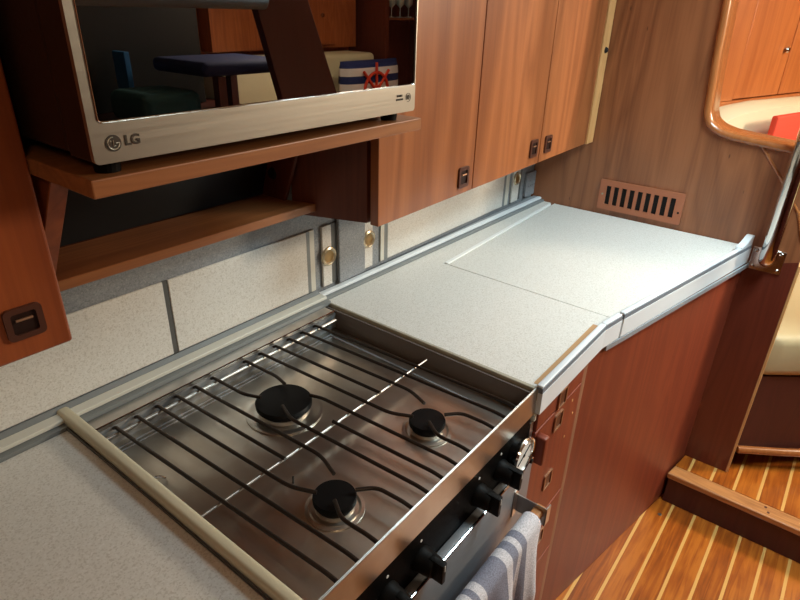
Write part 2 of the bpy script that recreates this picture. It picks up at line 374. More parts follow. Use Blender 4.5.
# ------------------------------------------------------------------ the setting
S = 'structure'
mesh('floor', lambda b: bx(b, XL, BX+.02, YF, WY+.1, -.03, 0), deck('deck_galley', .2165, .0685), kind=S)
mesh('floor_saloon', lambda b: prism(b, [(1.792, YF), (XR, YF), (XR, WY+.5), (BX+.03, WY+.5), (BX+.03, .1645), (1.792, .182)], .06, .118, 'xy'), deck('deck_saloon', .140, .068), kind=S)
mesh('ceiling', lambda b: bx(b, XL, XR, YF, WY+.5, 2.05, 2.1), CEIL, kind=S)
def wallback(b):
    bx(b, XL, BX+.04, WY+.001, WY+.05, 0, 1.1095)
    bx(b, XL, .24, WY+.001, WY+.05, 1.1095, 2.05); bx(b, .757, BX+.04, WY+.001, WY+.05, 1.1095, 2.05)
mesh('niche_light_stop', lambda b: bx(b, .2, .9, WY+.10, WY+.12, 1.0, 2.05), CH_DK, kind=S)  # slab added behind the niche to stop light leaking in
mesh('wall_back', wallback, GREYL, kind=S)
mesh('wall_saloon', lambda b: bx(b, BX, XR, WY+.45, WY+.5, .118, 2.05), CEIL, kind=S)
mesh('wall_left', lambda b: bx(b, XL-.05, XL, YF, WY+.1, 0, 2.05), CH_DK, kind=S)
mesh('wall_front', lambda b: bx(b, XL, XR, YF-.05, YF, 0, 2.05), CH, kind=S)
mesh('wall_forward', lambda b: bx(b, XR, XR+.05, YF, WY+.5, 0, 2.05), CH, kind=S)

# bulkhead with its pass-through; (y, z) outline
open_edge = [(.425, 2.05), (.393, 1.513), (.385, 1.369), (.374, 1.253), (.362, 1.222), (.342, 1.198), (.313, 1.183), (.242, 1.174), (.19, 1.169), (.08, 1.160), (.055, 1.10), (.046, .95), (.044, .85), (.044, .118)]
bulk = [(WY+.05, 0), (WY+.05, 2.05)]+open_edge+[(.044, 0)]
mesh('wall_right', lambda b: prism(b, bulk, BX, BX+.028, 'yz'), BULK, kind=S)
def edgeband(b):
    tube(b, [(BX+.014, y-.001, z) for y, z in [(.044, .12), (.044, .85)]], .009, 8)
LOWR = wood('bulkhead_foot', (92, 38, 26), (116, 52, 36), 'z', .38, .2, streak=.3)
mesh('trim_14', lambda b: prism(b, [(.045, .12), (.180, .12), (.180, .83), (.045, .872)], BX-.0012, BX-.0002, 'yz'), LOWR, kind=S)
mesh('trim_1', lambda b: bx(b, BX-.001, BX+.03, .037, .0435, .12, .86), EDGE, kind=S)
# varnished frame round the pass-through: swept section, deeper than the bulkhead
def sweep_frame(b):
    path = [(.430, 2.04), (.396, 1.513), (.388, 1.369), (.380, 1.262), (.377, 1.232), (.363, 1.200), (.335, 1.182), (.300, 1.172), (.244, 1.166), (.16, 1.159), (.05, 1.152), (-.25, 1.145)]
    path = [Vector((0, p[0], p[1])) for p in path]
    path = [Vector(v) for v in smoothpath(path, 4)]
    W, X0, X1 = .02, BX-.010, BX+.10
    prof = [(X0+.009, -.003), (X0+.002, .001), (X0, .006), (X0+.002, .012), (X0+.008, .017), (X0+.016, .018), (X1-.008, .018), (X1, .014), (X1, -.003)]
    rings = []
    for i, p in enumerate(path):
        t = (path[min(i+1, len(path)-1)]-path[max(i-1, 0)]).normalized()
        n = Vector((0, -t.z, t.y))          # towards the opening
        if n.y > 0 and n.z < 0: n = -n
        n = Vector((0, t.z, -t.y)) if Vector((0, t.z, -t.y)).dot(Vector((0, -.6, .8))) > 0 else Vector((0, -t.z, t.y))
        rings.append([b.verts.new(Vector((x, 0, 0))+Vector((0, p.y, p.z))+n*d) for x, d in prof])
    k = len(prof)
    for a, c in zip(rings[:-1], rings[1:]):
        for j in range(k): b.faces.new((a[j], a[(j+1) % k], c[(j+1) % k], c[j]))
    b.faces.new(rings[0]); b.faces.new(rings[-1][::-1])
mesh('trim_2', sweep_frame, VARN, kind=S, smooth=50)
mesh('trim_3', lambda b: tube(b, [(BX+.001, .215, 1.166), (BX+.001, .194, 1.14), (BX+.001, .146, 1.085), (BX+.001, .085, 1.005), (BX+.001, .056, .93)], .004, 10), VARN, kind=S, smooth=True)

# kerb between the galley and the saloon floors
t = thing('floor_step', 'low step with oak tread and dark red riser across the teak floor', 'step', (1.77, -.6, 0))
mesh('riser', lambda b: bx(b, 1.741, 1.789, YF+.02, .185, .001, .1), DKRED, t)
mesh('tread', lambda b: prism(b, [(1.735, YF+.02), (1.790, YF+.02), (1.790, .182), (1.735, .192)], .1, .1195, 'xy', .003), OAK, t)
def plugs(b):
    for x, y in ((1.775, -.09), (1.755, -.10)): lathe(b, [(0, .1203), (.004, .1203), (.004, .118)], (x, y, 0), 'z', 12)
mesh('plug', plugs, DKRED, t, label='dark wood plugs')
for x, y in ((1.43, .262), (1.28, .293), (1.668, .172), (2.3, -.15)):
    z = 0 if x < 1.78 else .118
    lathe_z = z
    mesh('floor_fixing', lambda b: lathe(b, [(0, lathe_z+.0015), (.006, lathe_z+.0015), (.006, lathe_z-.001)], (x, y, 0), 'z', 14), SCREW, kind=S)

# ------------------------------------------------------------------ backsplash
PZ0, PZ1 = .907, 1.048
def panel(x0, x1, lab, z1=PZ1):
    o = mesh('backsplash_panel', lambda b: bx(b, x0, x1, WY-.004, WY, PZ0, z1, .001, 1), TOP); tag(o, lab, 'panel', 'speckled backsplash panels'); return o
panel(-1.2, .465, 'long speckled cream backsplash panel running off behind the left wooden door')
panel(.475, .796, 'speckled cream backsplash panel behind the cooker, below the wooden ledge')
panel(1.067, 1.651, 'pale speckled backsplash panel under the three wooden wall cabinet doors')
mesh('trim_4', lambda b: bx(b, .465, .475, WY-.002, WY, PZ0-.002, PZ1), GREYD, kind=S)
for i, (a, c, m) in enumerate(((.796, .805, GREYT), (.805, .818, CREAMT), (1.041, 1.054, CREAMT), (1.054, 1.067, GREYT), (1.651, 1.665, GREYT), (1.665, 1.687, CREAMT))):
    mesh('trim_%d' % (5+i), lambda b: bx(b, a, c, WY-.0035, WY, PZ0, PZ1+.0), m, kind=S)
def pull(b, x, z, y):
    lathe(b, [(.0125, .001), (.0140, -.002), (.0180, -.0045), (.0210, -.003), (.0220, .001)], (x, y, z), 'y', 32)
def slide(x0, x1, px, pz, lab, gap=None):
    t = thing('sliding_door', lab, 'sliding door', ((x0+x1)/2, WY-.003, PZ0), 'narrow sliding locker doors with round finger pulls')
    mesh('panel', lambda b: bx(b, x0, x1, WY-.006, WY, PZ0, PZ1+.0, .001, 1), TOP, t)
    mesh('finger_pull', lambda b: pull(b, px, pz, WY-.007), BRASS, t, smooth=True)
    mesh('pull_cup', lambda b: lathe(b, [(0, .0018), (.010, .0012), (.0148, -.0005)], (px, WY-.0085, pz), 'y', 28), BRASSD, t, smooth=True)
slide(.840, .868, .857, .977, 'narrow cream sliding locker door with round brass pull nearest the cooker')
slide(.976, 1.008, .991, .980, 'narrow cream sliding locker door half hidden below the cabinet corner')
slide(1.706, 1.752, 1.730, .985, 'narrow cream sliding locker door beside the grey power socket')
for x0, x1 in ((.868, .888), (1.752, 1.772)):
    mesh('trim_%d' % (11 if x0 < 1 else 12), lambda b: bx(b, x0, x1, WY-.002, WY, PZ0, PZ1), GREYD, kind=S)
mesh('trim_13', lambda b: bx(b, .888, .976, WY-.010, WY, CZ+.014, 1.10, .002), GREYL, kind=S)
# socket
t = thing('power_socket', 'grey double power socket on the backsplash beside the bulkhead', 'socket', (1.85, WY-.001, .9))
holes = []
for cx in (1.826, 1.855):
    for dx, dz in ((0, .014), (-.008, -.004), (.008, -.004)): holes.append(rrect(cx+dx-.0028, cx+dx+.0028, .945+dz-.0028, .945+dz+.0028, .001, 2))
mesh('face_plate', lambda b: holed(b, rrect(1.800, 1.866, .907, .988, .005), holes, WY-.009, WY-.001), GREYL, t)
mesh('socket_back', lambda b: bx(b, 1.805, 1.862, WY-.003, WY-.0008, .915, .98), BLACK, t)
# moulding along the wall foot
t = thing('worktop_moulding', 'cream capped grey upstand moulding along the foot of the backsplash', 'moulding', (.3, WY, CZ))
mesh('cap', lambda b: bx(b, -1.25, .820, .829, .8505, CZ+.006, CZ+.013, .001, 1), CREAMT, t)
mesh('cap', lambda b: prism(b, [(.8205, .843), (BX-.002, .824), (BX-.002, .838), (.8205, .857)], CZ+.006, CZ+.013, 'xy', .001, 1), WHITET, t)
mesh('grey_fillet', lambda b: prism(b, [(.8508, CZ+.006), (WY-.0065, CZ+.006), (WY-.0065, CZ+.019), (.8508, CZ+.013)], -1.25, .820, 'yz'), GREYT, t)
mesh('grey_fillet', lambda b: prism(b, [(.8205, .8573), (BX-.002, .8383), (BX-.002, WY-.0105), (.888, WY-.0105), (.888, WY-.007), (.8205, WY-.007)], CZ+.006, CZ+.0125, 'xy'), GREYL, t)
mesh('upstand', lambda b: prism(b, [(-1.25, .8185), (.8205, .8185), (.8205, .8340), (BX-.002, .8130), (BX-.002, WY-.0105), (.888, WY-.0105), (.888, WY-.007), (-1.25, WY-.007)], CZ-.003, CZ+.0055, 'xy'), GREYT, t)

# ------------------------------------------------------------------ worktops
t = thing('galley_worktop', 'tan lit speckled worktop to the left of the cooker', 'worktop', (-.4, .5, CZ-.03))
mesh('top', lambda b: bx(b, XL+.002, .256, -.0, .818, CZ-.03, CZ, .001, 1), TOP, t)
mesh('front_edge', lambda b: bx(b, XL+.002, .256, -.012, -.001, CZ-.04, CZ+.004, .002), CREAMT, t)
t = thing('edge_rail', 'rounded cream rail standing along the left side of the cooker', 'rail', (.27, .6, CZ))
mesh('rail', lambda b: prism(b, [(.2590, .305), (.2755, .305), (.2750, .857), (.2560, .857)], CZ+.0006, CZ+.0175, 'xy', .006, 4), wood('worn_cream', (190, 180, 150), (214, 206, 180), 'y', .4, 0), t, smooth=60)
mesh('base_strip', lambda b: prism(b, [(.2575, .31), (.2585, .31), (.2550, .818), (.2530, .818)], CZ+.0002, CZ+.004, 'xy'), GREYD, t)

# right worktop: back strip, left part; the cooler lid is a slab of its own
FY = .322
def fr(x): return .300-.19*(x-1.184)      # outer line of the flared front
SX = 1.163
t = thing('speckled_worktop', 'white speckled worktop between the cooker and the cooler lid', 'worktop', (.95, .5, CZ-.03))
mesh('top', lambda b: prism(b, [(.8215, .3225), (1.110, .3225), (SX, .3165), (1.1735, .760), (BX-.002, .7875), (BX-.002, .8125), (.8215, .8335)], CZ-.022, CZ, 'xy', .0008, 1), TOP, t)
mesh('edge_strip', lambda b: prism(b, [(.8130, FY-.006), (.8210, FY-.006), (.8210, .8335), (.8170, .8335)], CZ-.022, CZ+.001, 'xy', .001, 1), wood('worn_edge', (160, 152, 132), (188, 180, 160), 'y', .5, 0), t)
mesh('under_lip', lambda b: bx(b, .8165, .8205, .331, .818, CZ-.030, CZ-.0225), GREYD, t)
mesh('sealant', lambda b: prism(b, [(.829, .3235), (1.110, .3235), (1.108, .3360), (.829, .3330)], CZ-.001, CZ+.0008, 'xy'), STAIN, t, label='tan sealant stain along the front fiddle')
t = thing('cool_box_top', 'large white speckled worktop section with thin white inlay next to the bulkhead', 'worktop', (1.5, .5, CZ-.03))
mesh('lid_panel', lambda b: prism(b, [(SX+.0012, .3165), (1.19, .3100), (BX-.003, fr(BX)+.0145), (BX-.003, .774), (1.1750, .747)], CZ-.022, CZ+.0002, 'xy', .0008, 1), TOP, t)
mesh('inlay_strip', lambda b: prism(b, [(1.176, .7475), (BX-.018, .7785), (BX-.018, .7865), (1.176, .7590)], CZ-.01, CZ+.0024, 'xy', .001, 1), plain('white_inlay', (240, 240, 236), .4), t)

# front fiddle: straight length, mitre, flared length
def skirt(b, p, q, z0, z1, th=.012, bev=.002):
    p = Vector((*p, 0)); q = Vector((*q, 0)); d = (q-p).normalized(); n = Vector((-d.y, d.x, 0))*th
    prism(b, [(p.x, p.y), (q.x, q.y), (q.x+n.x, q.y+n.y), (p.x+n.x, p.y+n.y)], z0, z1, 'xy', bev, 2)
A, B_, D_, E_ = (.8135, .309), (1.108, .309), (1.183, .2965), (BX-.001, fr(BX)-.003)
def fiddle(name, lab, p, q, low, root_loc):
    t = thing('worktop_fiddle', lab, 'fiddle', root_loc, 'white fiddles with grey stripe along the worktop front')
    mesh('cap', lambda b: skirt(b, p, q, CZ+.0055, CZ+.0105, .012, .002), WHITET, t, smooth=50)
    q_ = q
    mesh('grey_stripe', lambda b: skirt(b, (p[0], p[1]-.0006), (q[0], q[1]-.0006), CZ-.005, CZ+.0055, .012, 0), plain('stripe_grey', (118, 126, 134), .4), t)
    mesh('skirt', lambda b: skirt(b, (p[0], p[1]-.0012), (q[0], q[1]-.0012), CZ-.048, CZ-.0042, .012, .0), WHITET, t)
    return t
f1 = fiddle('a', 'white front fiddle with grey stripe on the straight worktop length beside the cooker', A, B_, .045, (.95, .31, CZ-.05))
f2 = fiddle('b', 'short angled piece of white fiddle at the kink in the worktop front', B_, (1.176, .2985), .045, (1.14, .305, CZ-.05))
f3 = fiddle('c', 'long flared white fiddle with grey stripe running to the bulkhead', D_, E_, .05, (1.5, .24, CZ-.05))
mesh('lower_band', lambda b: skirt(b, (1.128, fr(1.128)-.006), (E_[0], E_[1]-.008), CZ-.062, CZ-.0500, .0045, 0), GREYL, f3)
def horn(b):
    d = Vector((1, -.19, 0)).normalized(); n = Vector((.19, 1, 0)).normalized()
    p0 = Vector((BX-.075, fr(BX-.075), 0))
    prof = [(0, -.046), (0, .012), (.03, .018), (.05, .028), (.062, .034), (.0735, .034), (.0735, -.046)]
    lo = []; hi = []
    for s, h in prof:
        q = p0+d*s; lo.append(b.verts.new((q.x, q.y-.0035, CZ+h))); q2 = q+n*.015; hi.append(b.verts.new((q2.x, q2.y, CZ+h)))
    b.faces.new(lo); b.faces.new(hi[::-1])
    for i in range(len(lo)): b.faces.new((lo[i], hi[i], hi[(i+1) % len(lo)], lo[(i+1) % len(lo)]))
mesh('end_horn', horn, WHITET, f3)

# ------------------------------------------------------------------ handles used on all the doors
def ring_pull(parent, cx, cz, y, w=.040, h=.046, mat=None, inner=None):
    """square recessed pull on a face at y, looking towards -y"""
    o = mesh('handle', lambda b: holed(b, rrect(cx-w/2, cx+w/2, cz-h/2, cz+h/2, .006), [rrect(cx-w*.33, cx+w*.33, cz-h*.33, cz+h*.33, .003)], y-.0045, y), mat or BRONZE, parent, label='square bronze ring pull')
    mesh('handle_cup', lambda b: bx(b, cx-w*.34, cx+w*.34, y-.0015, y-.0002, cz-h*.34, cz+h*.34), inner or plain('cup_dark', (46, 26, 20), .4, .3), parent)
    mesh('handle_bail', lambda b: tube(b, [(cx-w*.22, y-.004, cz+h*.12), (cx+w*.22, y-.004, cz+h*.12)], .0018, 8), BRONZE2, parent)
    return o

# ------------------------------------------------------------------ wall cabinets
CY, CB = .681, 1.111
t = thing('wall_cabinet', 'cherry wall cabinet with three doors ending at the bulkhead', 'cabinet', (1.33, .78, CB))
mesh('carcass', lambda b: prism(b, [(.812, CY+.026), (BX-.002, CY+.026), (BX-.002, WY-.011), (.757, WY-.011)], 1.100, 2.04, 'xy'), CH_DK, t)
def door(x0, x1, hx, hz, mat=None):
    zb = lambda x: 1.097+(x-.815)*.0135
    d = mesh('door', lambda b: prism(b, [(x0, zb(x0)), (x1, zb(x1)), (x1, 2.03), (x0, 2.03)], CY, CY+.020, 'xz', .0015, 2), mat or CH_L, t)
    ring_pull(d, hx, hz, CY)
    return d
door(.8150, 1.1500, 1.107, 1.139)
door(1.1530, 1.4865, 1.447, 1.151)
door(1.4900, 1.815, 1.533, 1.151)
mesh('filler_strip', lambda b: bx(b, 1.8165, BX-.003, CY-.004, CY+.022, CB-.002, 2.03, .001, 1), EDGE, t, label='pale raw wood filler strip')
mesh('catch', lambda b: lathe(b, [(0, -.006), (.006, -.006), (.009, -.001), (.009, 0)], (1.842, CY-.004, 1.378), 'y', 16), BLACK, t)

t = thing('wall_cabinet', 'cherry wall cabinet door and case at the far left edge, lowest corner showing', 'cabinet', (-.3, .78, CB))
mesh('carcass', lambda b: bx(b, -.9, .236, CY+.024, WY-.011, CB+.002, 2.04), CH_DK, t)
d = mesh('door', lambda b: bx(b, -.22, .2445, CY, CY+.020, 1.101, 2.03, .004, 3), CH_LF, t)
ring_pull(d, .199, 1.146, CY, .040, .038)
d = mesh('door', lambda b: bx(b, -.68, -.224, CY, CY+.020, CB-.002, 2.03, .004, 3), CH_LF, t)

# niche between the cabinets
t = thing('niche_lining', 'black lining panel behind the open niche under the microwave', 'panel', (.52, .95, 1.11))
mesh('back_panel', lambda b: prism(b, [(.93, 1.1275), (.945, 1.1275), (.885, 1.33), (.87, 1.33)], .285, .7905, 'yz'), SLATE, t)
def side(b, x0, x1): prism(b, [(.806, 1.128), (.9285, 1.128), (.868, 1.32), (.72, 1.32), (.72, 1.25)], x0, x1, 'yz', .001, 1)
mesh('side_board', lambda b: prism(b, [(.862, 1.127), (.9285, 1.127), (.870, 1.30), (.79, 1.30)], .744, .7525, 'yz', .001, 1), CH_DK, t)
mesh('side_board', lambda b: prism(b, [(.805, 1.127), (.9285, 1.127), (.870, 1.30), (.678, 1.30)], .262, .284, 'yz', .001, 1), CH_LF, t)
mesh('bolt_cap', lambda b: lathe(b, [(0, -.004), (.009, -.004), (.012, 0)], (.744, .892, 1.176), 'x', 18), BLACK, t, smooth=True)
o = mesh('ledge_shelf', lambda b: prism(b, [(.247, .805), (.7735, .805), (.754, .8645), (.754, .9285), (.247, .9285)], 1.111, 1.1265, 'xy', .001, 1), CH_X); tag(o, 'low wooden ledge along the top of the backsplash behind the cooker', 'shelf')
o = mesh('microwave_shelf', lambda b: prism(b, [(.2450, .550), (.7600, .550), (.7600, .676), (.812, .676), (.812, .703), (.7535, .868), (.2450, .868)], 1.3025, 1.3205, 'xy', .0015, 2), CH_X); tag(o, 'thick cherry shelf carrying the microwave', 'shelf')

# ------------------------------------------------------------------ microwave
MZ0, MZ1, MX0, MX1, MY = 1.3345, 1.612, .2500, .7345, .545
t = thing('microwave', 'steel framed microwave with black glass door on the wooden shelf', 'microwave', (.49, .7, 1.3205))
mesh('body', lambda b: bx(b, MX0+.002, MX1-.002, MY+.052, .862, MZ0+.003, MZ1-.003, .004), BODYD, t)
mesh('door_side', lambda b: bx(b, MX0+.001, MX1-.001, MY+.006, MY+.050, MZ0+.001, MZ1-.001, .002), BODYD, t)
GX0, GX1, GZ0, GZ1 = .2595, .7315, 1.3715, 1.600
mesh('door_frame', lambda b: holed(b, rrect(MX0, MX1, MZ0, MZ1, .005), [rrect(GX0, GX1, GZ0, GZ1, .004)], MY, MY+.006), STEEL_M, t, label='brushed steel door surround')
mesh('door_glass', lambda b: holed(b, rrect(GX0, GX1, GZ0, GZ1, .004), [], MY+.0012, MY+.0058), GLASSB, t, label='black mirror-like door glass')
mesh('bright_bead', lambda b: tube(b, [(x, MY-.0002, z) for x, z in rrect(GX0, GX1, GZ0, GZ1, .004)], .0008, 6, closed=True), CHROME, t)
for x in (.275, .71):
    for y in (.575, .84):
        mesh('foot', lambda b: lathe(b, [(0, 1.3206), (.012, 1.3206), (.014, 1.338), (0, 1.338)], (x, y, 0), 'z', 18), BLKI, t)
# round face badge and letters
def badge(b):
    lathe(b, [(0, -.0006), (.0076, -.0006), (.0076, 0)], (.2702, MY, 1.3522), 'y', 32)
mesh('badge', badge, INK, t)
def face(b):
    c = Vector((.2702, MY-.0008, 1.3522))
    pts = [c+Vector((math.cos(a)*.0056, 0, math.sin(a)*.0056)) for a in [PI*.5+i*PI*1.5/14 for i in range(15)]]
    tube(b, pts, .0005, 6)
    tube(b, [c+Vector((.0056, 0, 0)), c+Vector((.002, 0, 0))], .0005, 6)
    tube(b, [c+Vector((-.0003, 0, .003)), c+Vector((-.0003, 0, -.0025)), c+Vector((.0018, 0, -.0025))], .0005, 6)
    lathe(b, [(0, -.0004), (.0008, -.0004), (.0008, 0)], c+Vector((-.0026, 0, .0022)), 'y', 10)
mesh('badge_lines', face, STEEL_M, t)
text('lettering', 'LG', .0128, (.2890, MY-.0004, 1.3528), (PI/2, 0, 0), INK, t, bold=.0004)
text('small_print', 'SMART', .0042, (.6975, MY-.0004, 1.3580), (PI/2, 0, 0), INK, t)
text('small_print', 'INVERTER', .0036, (.6975, MY-.0004, 1.3530), (PI/2, 0, 0), INK, t)
text('small_print', '10', .0100, (.7155, MY-.0004, 1.3545), (PI/2, 0, 0), INK, t)
mesh('badge_ring', lambda b: tube(b, [(.7175+.0058*math.cos(a), MY-.0003, 1.3545+.0058*math.sin(a)) for a in [PI*.3+i*PI*1.4/16-PI*.9 for i in range(17)]], .0004, 6), INK, t)

# ------------------------------------------------------------------ cooker
t = thing('gas_cooker', 'stainless steel three-burner boat gas cooker set into the worktop', 'cooker', (.54, .56, .2))
X0, X1 = .2775, .812
def shell(b):
    bx(b, X0, X1, .33, .818, .22, .835)
mesh('oven_body', shell, STEEL_D, t)
mesh('hob_plate', lambda b: prism(b, [(X0+.001, .326), (X1-.014, .326), (X1-.010, .795), (X0+.001, .795)], .8355, .8440, 'xy', .003, 2), STEEL_H, t, smooth=60, label='smeared stainless hob plate')
def lipf(b):
    pts = smoothpath([(.292, .775, .8445), (.775, .775, .8445)], 2); tube(b, pts, .002, 6)
    tube(b, [(.292, .766, .8445), (.77, .766, .8445)], .0014, 6)
    tube(b, [(.770, .77, .8445), (.763, .33, .8445)], .003, 6)
mesh('hob_bead', lipf, STEEL_D, t, smooth=True)
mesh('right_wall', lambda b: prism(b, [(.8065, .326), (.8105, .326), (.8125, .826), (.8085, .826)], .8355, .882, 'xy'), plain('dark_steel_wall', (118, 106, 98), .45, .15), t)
mesh('left_wall', lambda b: bx(b, X0-.001, X0+.003, .326, .826, .8355, .882), STEEL_D, t)
def ledge(b): bx(b, X0, .8005, .789, .8175, .878, .886, .001, 1)
mesh('back_ledge', ledge, STEEL, t)
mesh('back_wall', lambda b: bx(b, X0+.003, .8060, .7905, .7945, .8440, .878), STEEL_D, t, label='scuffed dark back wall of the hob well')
mesh('ledge_bead', lambda b: tube(b, [(X0, .789, .8862), (.8005, .789, .8862)], .0014, 8), CHROME, t, smooth=True)
mesh('front_trim', lambda b: prism(b, [(.3225, .8905), (.3205, .8915), (.3190, .8905), (.3165, .8390), (.3225, .8390)], .2590, .8160, 'yz', .0006, 1), STEEL, t)
mesh('trim_bead', lambda b: tube(b, [(.259, .3212, .8912), (.816, .3212, .8912)], .0011, 8), STEEL, t, smooth=True)
mesh('trim_bracket', lambda b: bx(b, .8085, .8155, .3130, .327, .8250, .8388, .001, 1), CREAMT, t)
mesh('side_post', lambda b: bx(b, .8000, .8125, .3155, .34, .22, .8248), STEEL, t)
# grate
GZ = .873
def gx(k, y):
    b0 = .3085+.0359*k; f0 = .3295+.0362*k if k != 11 and k != 12 else .3295+.0362*k
    s = (.789-y)/(.789-.326); return b0+(f0-b0)*s
def rod(b, y, x0, x1, r=.0026): tube(b, [(x0, y, GZ), (x1, y, GZ)], r, 10)
mesh('grate_rod', lambda b: tube(b, [(.288, .536, GZ-.0015), (.790, .536, GZ-.0015)], .0022, 10), STEEL, t, smooth=True, label='bright cross rod under the grate bars')
mesh('grate_rod', lambda b: tube(b, [(.282, .774, GZ-.0015), (.792, .777, GZ-.0015)], .0032, 10), STEEL, t, smooth=True, label='bright cross rod at the back of the hob')
R = .0030
def bar(pts): mesh('grate_bar', lambda b: tube(b, smoothpath(pts, 5) if len(pts) > 2 else pts, R, 10), BARM, t, smooth=True)
YB, YFt, YM = .789, .328, .534
def gp(k, y, z=GZ+.0035): return (gx(k, y), y, z)
for k in (0, 1, 11, 12): bar([gp(k, YB, GZ+.0005), gp(k, YB-.006, GZ+.0045), gp(k, YFt+.02), gp(k, YFt, GZ)])
for k in (3, 9): bar([gp(k, YB, GZ+.0005), gp(k, YB-.006, GZ+.0045), gp(k, YM-.004)])
bar([gp(6, YM+.004), gp(6, YFt+.02), gp(6, YFt, GZ)])
burners = [(.532, .650, .0475, 5, 7), (.6475, .4315, .0300, 8, 10), (.4290, .4315, .0305, 2, 4)]
for bi, (cx, cy, rad, kl, kr) in enumerate(burners):
    r = rad
    def tip(ax, ay, f): return (cx+ax*f, cy+ay*f, GZ+.0022)
    big = bi == 0
    q = r*.55
    # from the back
    for k, sx in ((kl, -1), (kr, 1)):
        start = gp(k, YB, GZ+.0005) if True else None
        e = tip(sx*.7, .7, r*.80 if k == kl or big else r*1.12)
        bend = (gx(k, cy+r*1.25), cy+(r*1.15 if big else r*1.7 if k == kl else r*2.1), GZ+.0035)
        bar([start, gp(k, YB-.006, GZ+.0045), bend, e])
        e = tip(sx*.7, -.7, r*.55 if k == kl else r*.95)
        bend = (gx(k, cy-r*1.25), cy-r*(1.15 if big else 1.35), GZ+.0035)
        bar([e, bend, gp(k, YFt+.02), gp(k, YFt, GZ)])
for cx, cy, rad, kl, kr in burners:
    u = thing('x', 'x', 'x', (cx, cy, .8445)); del u['label']; del u['category']; u.name = 'burner'
    bpy.data.objects.remove(u)
    bw = mesh('burner', lambda b: lathe(b, [(0, .8440), (rad*1.38, .8442), (rad*1.38, .8465), (rad*1.22, .8475), (rad*1.1, .8455), (rad*.92, .8465), (rad*.88, .852), (0, .852)], (cx, cy, 0), 'z', 48), STEEL_H, t, smooth=30)
    mesh('burner_cap', lambda b: lathe(b, [(rad*.86, .8520), (rad*.9, .8545), (rad*.93, .8590), (rad, .8595), (rad*1.01, .8660), (rad*.97, .8685), (rad*.6, .8692), (0, .8692)], (cx, cy, 0), 'z', 48), BLKI, bw, smooth=35)
mesh('igniter', lambda b: tube(b, smoothpath([(.296, .668, .844), (.299, .667, .853), (.306, .662, .8525), (.311, .659, .847)], 4), .0018, 8), CHROME, t, smooth=True)
mesh('igniter', lambda b: tube(b, [(.425, .512, .844), (.4255, .512, .856)], .0016, 8), BARM, t)
# fascia
mesh('control_panel', lambda b: bx(b, .262, .799, .3170, .330, .690, .8385), PANB, t, label='black control panel')
for kx, kz in ((.405, .787), (.478, .787), (.630, .789), (.698, .792)):
    def knob(b):
        lathe(b, [(0, .3168), (.0190, .3168), (.0190, .312), (.0175, .309), (.0170, .300), (.0160, .293), (.0150, .290), (0, .290)], (kx, 0, kz), 'y', 30)
        prism(b, [(kx-.004, kz-.020), (kx+.004, kz-.020), (kx+.0055, kz+.017), (kx-.0055, kz+.017)], .276, .300, 'xz', .0015, 2)
    kn = mesh('knob', knob, BLKI, t, smooth=35)
    mesh('knob_mark', lambda b: bx(b, kx-.0006, kx+.0006, .2753, .2762, kz+.004, kz+.015), DIAL, kn)
    def marks(b):
        lathe(b, [(0, .3162), (.0022, .3162), (.0022, .317)], (kx, 0, kz+.033), 'y', 12)
        pass
    mesh('panel_mark', marks, DIAL, t)
g = mesh('gauge', lambda b: lathe(b, [(.026, .3168), (.028, .308), (.033, .304), (.0350, .298), (.0335, .2945), (.0312, .2955), (.0308, .2985)], (.748, 0, .798), 'y', 44), CHROME, t, smooth=35, label='chrome rimmed temperature gauge')
mesh('dial', lambda b: lathe(b, [(0, .2985), (.0312, .2985), (.0312, .300)], (.748, 0, .798), 'y', 40), DIAL, g)
def dm(b):
    for i in range(11):
        a = PI*1.2-i*PI*1.4/10; c, s = math.cos(a), math.sin(a)
        tube(b, [(.748+c*.025, .2982, .798+s*.025), (.748+c*.029, .2982, .798+s*.029)], .0005, 4)
    tube(b, [(.748-.020, .2978, .798-.010), (.748+.020, .2978, .798+.012)], .0009, 6)
    lathe(b, [(0, .2968), (.003, .2968), (.003, .2985)], (.748, 0, .798), 'y', 12)
mesh('needle', dm, BLKI, g)
mesh('thermostat_pin', lambda b: lathe(b, [(0, .3168), (.006, .3168), (.006, .300), (.004, .292), (0, .292)], (.776, 0, .7695), 'y', 18), BLKI, t, smooth=35)
DTOP = .760
mesh('oven_door', lambda b: bx(b, .275, .7975, .3005, .3165, .28, DTOP, .0015), DOORST, t, smooth=50, label='brushed steel oven door')
mesh('door_lip', lambda b: tube(b, [(.275, .3005, DTOP), (.7975, .3005, DTOP)], .002, 8), CHROME, t, smooth=True)
BYc, BZc = .258, .694
for x in (.748, .392):
    def brk(b):
        bx(b, x, x+.0025, BYc-.016, .3004, BZc-.022, BZc+.016, .0008, 1)
        bx(b, x-.012, x+.0025, .2985, .3010, BZc-.030, BZc+.030, .0005, 1)
        bx(b, x, x+.016, BYc-.016, BYc-.0135, BZc-.022, BZc+.016)
    mesh('towel_bracket', brk, STEEL, t)
mesh('towel_bar', lambda b: bx(b, .376, .762, BYc-.009, BYc+.009, BZc-.009, BZc+.009, .004, 3), BARW, t, smooth=60, label='wooden towel bar')

